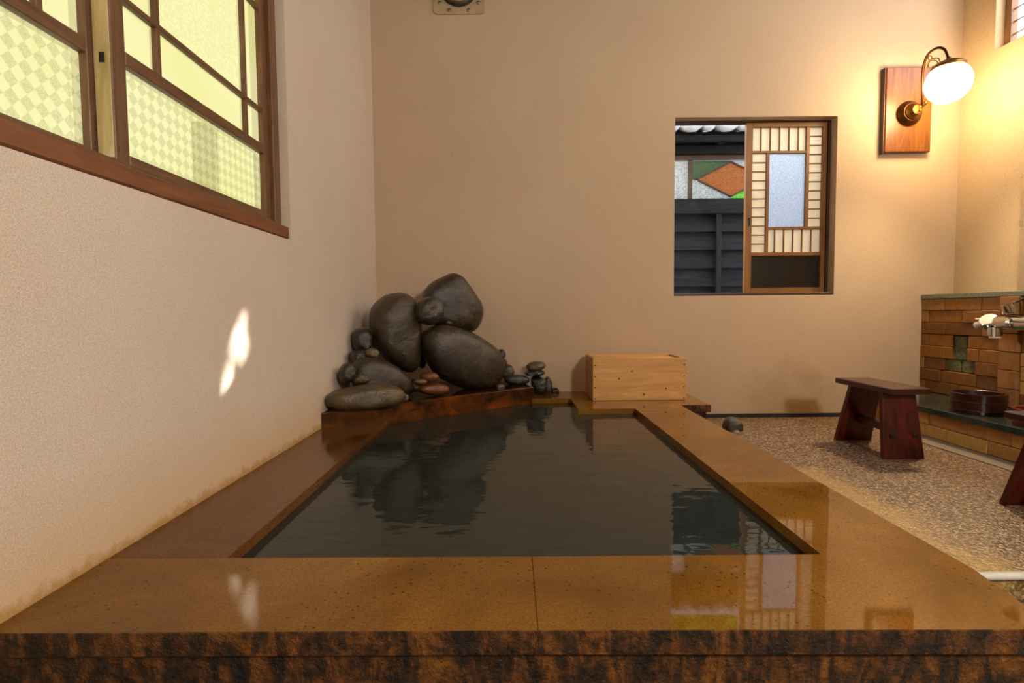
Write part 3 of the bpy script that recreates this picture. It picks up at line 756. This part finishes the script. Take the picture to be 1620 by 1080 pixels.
stone(ell(1380,652,61,31,-6), PE, 0, .04, 'rock_streak', 'flat_stone', 'top flat stone of the little stack at the ledge end', group=G_, seed=23)
stone(ell(1373,693,66,21,-2), PE, 0, .045, 'rock_slate', 'flat_stone', 'thin dark stone under the top of the little stack', group=G_, seed=24)
stone([(1345,720),(1400,712),(1440,730),(1450,780),(1440,825),(1390,832),(1355,800)], PE, 0, .05, 'rock_slate', 'stone', 'dark stone carrying the little stack at the ledge end', group=G_, seed=25)
stone(ell(1455,765,26,52,-8), Vector((0, 2.95, RIMZ)), 0, .03, 'rock_grey', 'stone', 'upright stone behind the water trickle', group=G_, seed=26)
stone(ell(1497,806,26,24), Vector((0, 2.96, RIMZ)), 0, .025, 'rock_slate', 'stone', 'low dark stone on the rim against the back wall', group=G_, seed=27)
stone(ell(1163,776,27,15), Vector((0, 2.80, LZ)), 20, .02, 'rock_pale', 'pebble', 'small tan pebble under the right side of the oval boulder', group=G_, seed=28)
# two stones on the floor beside the bath
stone(ell(1159,676,15,17), Vector((1.12, 2.68, 0)), 0, .05, 'rock', 'stone', 'round dark stone on the pebble floor behind the bath corner', 1, (0, 0), seed=30)
stone(ell(1163,688,9,9), Vector((1.12, 2.64, 0)), 0, .028, 'rock_pale', 'pebble', 'small grey pebble on the floor in front of the round dark stone', 1, (0, 0), seed=31)

# ================================================================== wooden box
bx = empty('wooden_box', (.64, 2.8, RIMZ)); tag(bx, 'pale wooden box with nailed boards standing on the bath rim', 'box')
bz0, bz1 = RIMZ+.001, .371
box('front_board', .406, .877, 2.670, 2.690, bz0, bz1, 'cedar', bx, .0015)
box('back_board', .406, .877, 2.912, 2.932, bz0, bz1+.002, 'cedar', bx, .0015)
box('side_board', .406, .426, 2.6905, 2.9115, bz0, bz1+.001, 'cedar_y', bx, .0015)
box('side_board', .857, .877, 2.6905, 2.9115, bz0, bz1+.001, 'cedar_y', bx, .0015)
for k in range(2): box('lid_board', .4265, .8565, 2.691+.1105*k, 2.691+.1105*k+.109, bz1-.022, bz1-.008, 'cedar', bx, .0015)
for xq in (.4165, .866):
    for zq in (.166, .224, .279, .336): cyl('nail', (xq, 2.6703, zq), (0, -1, 0), .0036, .0015, 'nail', bx, 10)
for px, py, r_ in ((1000, 587, .0045), (979.5, 599, .0055), (1053.5, 614, .0052), (1018.5, 623.5, .0062)):
    p = hy(px, py, 2.67); lathe('knot', (p.x, 2.6703, p.z), (0, -1, 0), [(r_, 0), (r_*.9, .0006), (r_*.4, .0009), (0, .0009)], 'knot', bx, 12)

# ================================================================== brick wash wall
BXf = 2.305
bw = struct(empty('wall_brick', (BXf, 2.4, 0)), 'low brown brick wall below a green stone coping', 'wall')
BY0 = .9
box('core', BXf+.055, XR-.001, BY0, YB-.001, 0.001, .659, 'mortar', bw, 0)
box('coping_slab', BXf-.008, XR-.001, BY0, YB-.001, .6605, .685, 'coping', bw, .002)
rz = lambda i: .660 - .064*i
rowsJ = [[1458,1493,1551,1584], [1458,1467.5,1521.5,1584], [1458,1494.5,1553,1584], [1458,1468.5,1507,None,1530.5,1584],
         [1458,1490,1507,None,1530.5,1549,1584], [1458,1463,1495,None,1544,1584], [1458,1490,1547,1584], [1458,1465,1519,1584]]
gp = .0022
def brick(y0_, y1_, za, zb_, mt, parent=bw, xf=BXf, nm='brick', dep=.054):
    a, b = min(y0_, y1_), max(y0_, y1_); j = random.uniform(-.003, .003)
    return box(nm, xf+j, xf+dep, a+gp/2, b-gp/2, za+gp/2, zb_-gp/2, mt, parent, .0025)
PIL0, PIL1 = hx(1584, 540, BXf).y, hx(1611, 540, BXf-.012).y
for i, row in enumerate(rowsJ):
    ys = [None if q is None else hx(q, 540, BXf).y for q in row]; ys[0] = YB-.001; ys[-1] = PIL0
    for a, b in zip(ys, ys[1:]):
        if a is None or b is None: continue
        brick(a, b, rz(i+1), rz(i), random.choice(bricks))
    yq = PIL1; first = True                       # beyond the pilaster towards the room's near end
    while yq > BY0:
        ln_ = (.10 if i % 2 else .21) if first else .21; first = False
        brick(yq, max(BY0, yq-ln_), rz(i+1), rz(i), random.choice(bricks_y + bricks[:1])); yq -= ln_
for k in range(6): brick(PIL0, PIL1, .660-.0855*(k+1), .660-.0855*k, random.choice(bricks_p), bw, BXf-.014, 'pilaster_brick', .068)
YA = lambda q: hx(q, 540, BXf+.016).y
for (qa, qb, i0, i1) in ((1509, 1530.5, 3, 5), (1498, 1522, 5, 6), (1522.5, 1544, 5, 6)):
    a, b = YA(qa), YA(qb); zt = rz(i0) - (.004 if i0 == 3 else 0); 
    box('inset_stone', BXf+.014+random.uniform(0, .004), BXf+.054, b+.001, a-.001, rz(i1)+.001 if i0 == 5 else rz(5)+.001, zt-.001, 'green_stone', bw, .003)
# ledge below it
lg = struct(empty('trim_1', (2.1, 2.1, 0)), 'low brick ledge with a dark green slate top', 'ledge')
box('ledge_slab', 1.935, BXf+.05, 1.3, YB-.001, .119, .147, 'slate', lg, .003)
box('core', 2.01, BXf+.05, 1.31, YB-.001, .001, .118, 'mortar', lg, 0)
for i in range(2):
    yq = YB-.002 - (.10 if i else 0)
    if i: brick(YB-.002, yq, .0605, .118, random.choice(bricks_y), lg, 1.955)
    while yq > 1.35:
        brick(yq, yq-.208, .004 + .0565*i, .0605 + .0575*i, random.choice(bricks_y), lg, 1.955); yq -= .208

# ================================================================== mirror on the right wall
mi = empty('wall_mirror', (XR-.01, 2.2, .70)); tag(mi, 'frameless wall mirror standing on the stone coping', 'mirror')
box('glass', XR-.0085, XR-.0010, 1.95, 2.615, .6865, 1.25, 'mirror', mi, .002)
box('edge_highlight', XR-.0105, XR-.0087, 2.600, 2.616, 1.00, 1.03, 'chrome', mi, .0005)  # small chrome piece put in for the highlight on the mirror's edge

# ================================================================== wash basins
def basin(x, y, z, r, h, mt, label):
    b = empty('wash_basin', (x, y, z)); tag(b, label, 'basin', 'round wooden wash basins on the slate ledge')
    lathe('tub', (x, y, z+.0005), (0, 0, 1), [(r*.93, 0), (r*.98, h*.5), (r, h*.985), (r*.99, h), (r-.010, h), (r-.013, h*.97), (r*.93-.012, .014), (0, .014)], mt, b, 48)
    lathe('hoop', (x, y, z), (0, 0, 1), [(r*.985, h*.58), (r*.985+.0025, h*.585), (r*.99+.0025, h*.62), (r*.985, h*.625)], 'hoop', b, 48)
    lathe('hoop', (x, y, z), (0, 0, 1), [(r*.95, h*.15), (r*.96+.0022, h*.155), (r*.96+.0022, h*.19), (r*.955, h*.195)], 'hoop', b, 48)
basin(2.065, 2.345, .147, .100, .087, 'bucket', 'dark lacquered round wash basin with a copper hoop')
basin(2.065, 2.045, .147, .100, .065, 'bucket_red', 'red-brown round wash basin beside the dark one')

# ================================================================== stools
def stool():
    s = empty('bath_stool', (1.575, 2.28, 0))
    tag(s, 'red lacquered wooden bath stool by the back wall', 'stool', 'wooden bath stools on the pebble floor')
    box('seat', 1.494, 1.652, 2.085, 2.455, .268, .292, 'stool_x', s, .003)
    for yt, yb_ in ((2.175, 2.135), (2.372, 2.455)):
        t = .024; sg = 1 if yb_ > 2.3 else -1; ya, yb2 = yt-t/2, yt+t/2; yc, yd = yb_-t/2, yb_+t/2
        hexa('leg', [(1.500, yc, .0005), (1.664, yc, .0005), (1.664, yd, .0005), (1.500, yd, .0005), (1.512, ya, .2675), (1.648, ya, .2675), (1.648, yb2, .2675), (1.512, yb2, .2675)], 'stool', s, .002)
    box('stretcher', 1.562, 1.600, 2.168, 2.405, .095, .125, 'stool_x', s, .002)
    for xq in (1.540, 1.632): box('peg', xq-.011, xq+.011, 2.131, 2.142, .083, .100, 'peg', s, .002)
    return s
s1 = stool()
s2 = copy_tree(s1); s2.location = Vector(s1.location) + Vector((.012, -.835, 0)); s2['label'] = 'red lacquered wooden bath stool beside the slate ledge near the step'

# ================================================================== tap
tp = empty('mixer_tap', hx(1612, 515, BXf-.02)); tag(tp, 'chrome shower mixer tap with white lever on the brick pilaster', 'tap')
TX = BXf-.055
def tpx(a, b, x=TX): return hx(1530+a/10.8, 460+b/10.8, x)
c0 = tpx(520, 520, TX-.01); c1 = tpx(900, 590, TX+.0)
body0 = tpx(540, 540, TX-.005); 
cyl('body', body0, tpx(1150, 560, TX-.005)-body0, .034, .26, 'chrome', tp, 32)
hp = tpx(380, 520, TX-.02); hd = Vector((-.62, -.22, .60)).normalized()
cyl('handle', hp - hd*.022, hd, .036, .036, 'chrome', tp, 32)
lathe('handle_cap', hp + hd*.0145, hd, [(.0335, 0), (.033, .002), (.026, .004), (0, .005)], 'white_plastic', tp, 32)
q0 = tpx(255, 560, TX-.02); q1 = tpx(165, 590, TX-.02)
tube('lever', [hp, q0, q1], [.010, .014, .017], 'white_plastic', tp, 12)
tube('lever_tip', [tpx(300, 480, TX-.03), tpx(150, 478, TX-.03)], .004, 'white_plastic', tp, 8)
sp = tpx(480, 625, TX-.012)
cyl('spout', sp, (0, 0, -1), .028, .040, 'chrome', tp, 32)
cyl('spout_ring', sp - Vector((0, 0, .0405)), (0, 0, -1), .022, .008, 'white_plastic', tp, 32)
kp = tpx(740, 375, TX-.005); cyl('selector_knob', kp, Vector((-.25, .1, 1)), .027, .040, 'chrome', tp, 32)
cyl('elbow', tpx(760, 590, TX-.028), Vector((1, -.2, -.02)), .018, .10, 'chrome', tp, 24)
lathe('collar', tpx(700, 560, TX-.03), Vector((.2, -1, 0)), [(.016, 0), (.024, .004), (.024, .018), (.016, .022)], 'chrome', tp, 28)
tube('hose', spline([kp+Vector((0, -.005, .04)), tpx(850, 185, TX+.01), tpx(1000, 135, TX+.015), tpx(1150, 150, TX+.015), tpx(1250, 420, TX)], 6), .004, 'gunmetal', tp, 8)
# ================================================================== wall lamp
bx0, bx1, lz0, lz1 = 2.045, 2.297, 1.462, 1.915
la = empty('wall_lamp', (2.16, YB, 1.66)); tag(la, 'lit white globe lamp on a scrolled bracket with a wooden wall board', 'lamp')
bd = box('wall_board', bx0, bx1, YB-.036, YB-.0005, lz0, lz1, 'board', la, .004)
box('board_edge', bx0-.006, bx0-.0003, YB-.030, YB-.0005, lz0-.004, lz1+.002, 'board_edge', bd, .001)
bc = hy(1437, 180, YB-.036)
lathe('rosette', (bc.x, YB-.0362, bc.z), (0, -1, 0), [(.066, 0), (.066, .010), (.058, .018), (.056, .026), (.048, .034), (0, .036)], 'iron', la, 40)
lathe('rosette_face', (bc.x, YB-.0722, bc.z), (0, -1, 0), [(.043, 0), (.042, .006), (.030, .014), (.024, .030), (0, .033)], 'brass', la, 40)
GC = hy(1500, 131, 2.70); GR = .0965
knee = Vector((bc.x+.012, YB-.088, bc.z+.005))
a1 = Vector((bc.x+.035, YB-.13, bc.z+.05))
lathe('arm_joint', knee+Vector((-.006, .014, -.006)), (.55, -.6, .58), [(0, -.022), (.017, -.018), (.022, 0), (.017, .022), (.010, .045), (.012, .055), (.008, .062)], 'brass', la, 24)
lathe('set_screw', knee+Vector((0, -.020, -.012)), (0, -1, 0), [(.006, 0), (.006, .004), (0, .005)], 'brass', la, 12)
top = Vector((GC.x, GC.y, GC.z + GR + .012))
apx = lambda px, py, y: hy(px, py, y)
arm = spline([knee+Vector((.012, -.014, .012)), apx(1459, 145, 2.86), apx(1460, 112, 2.83), apx(1467, 88, 2.79), apx(1482, 76, 2.75), apx(1494, 78, 2.72), apx(1499, 88, 2.705), top+Vector((0, 0, .004))], 8)
tube('bracket_arm', arm, .0062, 'iron', la, 12)
def scroll(cx, cy, r0, r1, a0, a1, y, n=28): return [apx(cx + (r0+(r1-r0)*i/n)*math.cos(a0+(a1-a0)*i/n), cy + (r0+(r1-r0)*i/n)*math.sin(a0+(a1-a0)*i/n), y) for i in range(n+1)]
tube('scroll', scroll(1478, 103, 10.5, 3, R(150), R(520), 2.77), .0026, 'brass', la, 8)
tube('scroll', scroll(1472, 91, 4.5, 1.5, R(100), R(420), 2.79), .0024, 'brass', la, 8)
tube('scroll', spline([apx(1462, 112, 2.83), apx(1467, 100, 2.80), apx(1475, 93, 2.78), apx(1484, 92, 2.76), apx(1488, 99, 2.75)], 6), .0026, 'brass', la, 8)
lathe('cap', (GC.x, GC.y, GC.z + GR*.72), (0, 0, 1), [(GR*.72, -.002), (GR*.74, 0), (GR*.74, .012), (GR*.62, .024), (GR*.35, .036), (.014, .041), (.012, .052), (0, .054)], 'brass', la, 40)
n1, n2 = 24, 40
lathe('globe', GC, (0, 0, 1), [(max(0, GR*math.cos(-math.pi/2 + math.pi*.80*i/n1)) if i else 0, GR*math.sin(-math.pi/2 + math.pi*.80*i/n1)) for i in range(n1+1)], 'globe', la, n2)

# extra spot added below the globe, tilted into the room to cast stool shadows
bl = bpy.data.lights.new('lamp_fill_spot', 'SPOT'); bl.energy = 38; bl.color = (1, .74, .42); bl.spot_size = R(118); bl.spot_blend = 1; bl.shadow_soft_size = .05
bo = bpy.data.objects.new('lamp_fill_spot', bl); COL.objects.link(bo); bo.parent = la; bo.location = GC - Vector((0, 0, GR+.06)) - ORG[la]
bo.rotation_euler = Vector((.28, .33, .90)).to_track_quat('Z', 'Y').to_euler()

# ================================================================== fixture high on the back wall
fc = hy(727, -2, YB); f0 = hy(686, 24, YB); f1 = hy(767, 24, YB); hw = (f1.x-f0.x)/2; cxx = (f0.x+f1.x)/2; czz = f0.z + hw
fx_ = empty('wall_fixture', (cxx, YB, f0.z)); tag(fx_, 'round dark lens fixture on a cream plate high on the back wall', 'fixture')
bm = bmesh.new(); rc = .022; P = []
for qx, qz, s0 in ((1, 1, 0), (-1, 1, 90), (-1, -1, 180), (1, -1, 270)):
    for i in range(6):
        a = R(s0 + 18*i); P.append((cxx + qx*(hw-rc) + rc*math.cos(a), czz + qz*(hw-rc) + rc*math.sin(a)))
V = [(x, YB-.010, z) for x, z in P] + [(x, YB-.0005, z) for x, z in P]; n = len(P)
link('plate', V, [tuple(range(n)), tuple(range(2*n-1, n-1, -1))] + [(i, n+i, n+(i+1) % n, (i+1) % n) for i in range(n)], 'cream', fx_)
lathe('lens_ring', (cxx, YB-.0102, czz), (0, -1, 0), [(.092, 0), (.096, .012), (.092, .038), (.078, .044), (.074, .034)], 'tin', fx_, 40)
lathe('lens', (cxx, YB-.012, czz), (0, -1, 0), [(.072, 0), (.072, .030), (.05, .038), (0, .042)], 'gunmetal', fx_, 40)
lathe('gasket', (cxx, YB-.0102, czz), (0, -1, 0), [(.104, 0), (.104, .005), (.098, .007)], 'black', fx_, 40)
for sx, sz in ((-.053, -1), (.053, -1), (-.105, -.62), (.105, -.62), (-.053, 1), (.053, 1)):
    zq = czz + sz*(hw-.020) if abs(sz) == 1 else czz + sz*.13
    lathe('screw', (cxx+sx, YB-.0102, zq), (0, -1, 0), [(.010, 0), (.010, .003), (.006, .006), (0, .006)], 'tin', fx_, 14)

# ================================================================== added fill lamp behind the camera, shaped as a pendant
PL = Vector((1.2, -.85, 1.45))
cl = empty('fill_lamp', (PL.x, PL.y, ZC)); tag(cl, 'added fill lamp behind the camera, an opal globe on a cord', 'lamp')
lathe('ceiling_plate', (PL.x, PL.y, ZC-.0005), (0, 0, -1), [(.05, 0), (.05, .010), (.03, .022), (.006, .026)], 'iron', cl, 32)
tube('cord', [(PL.x, PL.y, ZC-.02), (PL.x, PL.y, PL.z+.13)], .004, 'black', cl, 8)
lathe('cap', (PL.x, PL.y, PL.z+.105), (0, 0, 1), [(.062, 0), (.060, .012), (.02, .030), (.006, .034)], 'iron', cl, 32)
lathe('fill_globe', PL, (0, 0, 1), [(0, -.12), (.035, -.115), (.06, -.104), (.085, -.085), (.104, -.06), (.116, -.03), (.12, 0), (.116, .03), (.104, .06), (.085, .085), (.055, .107)], 'fill_glow', cl, 32)
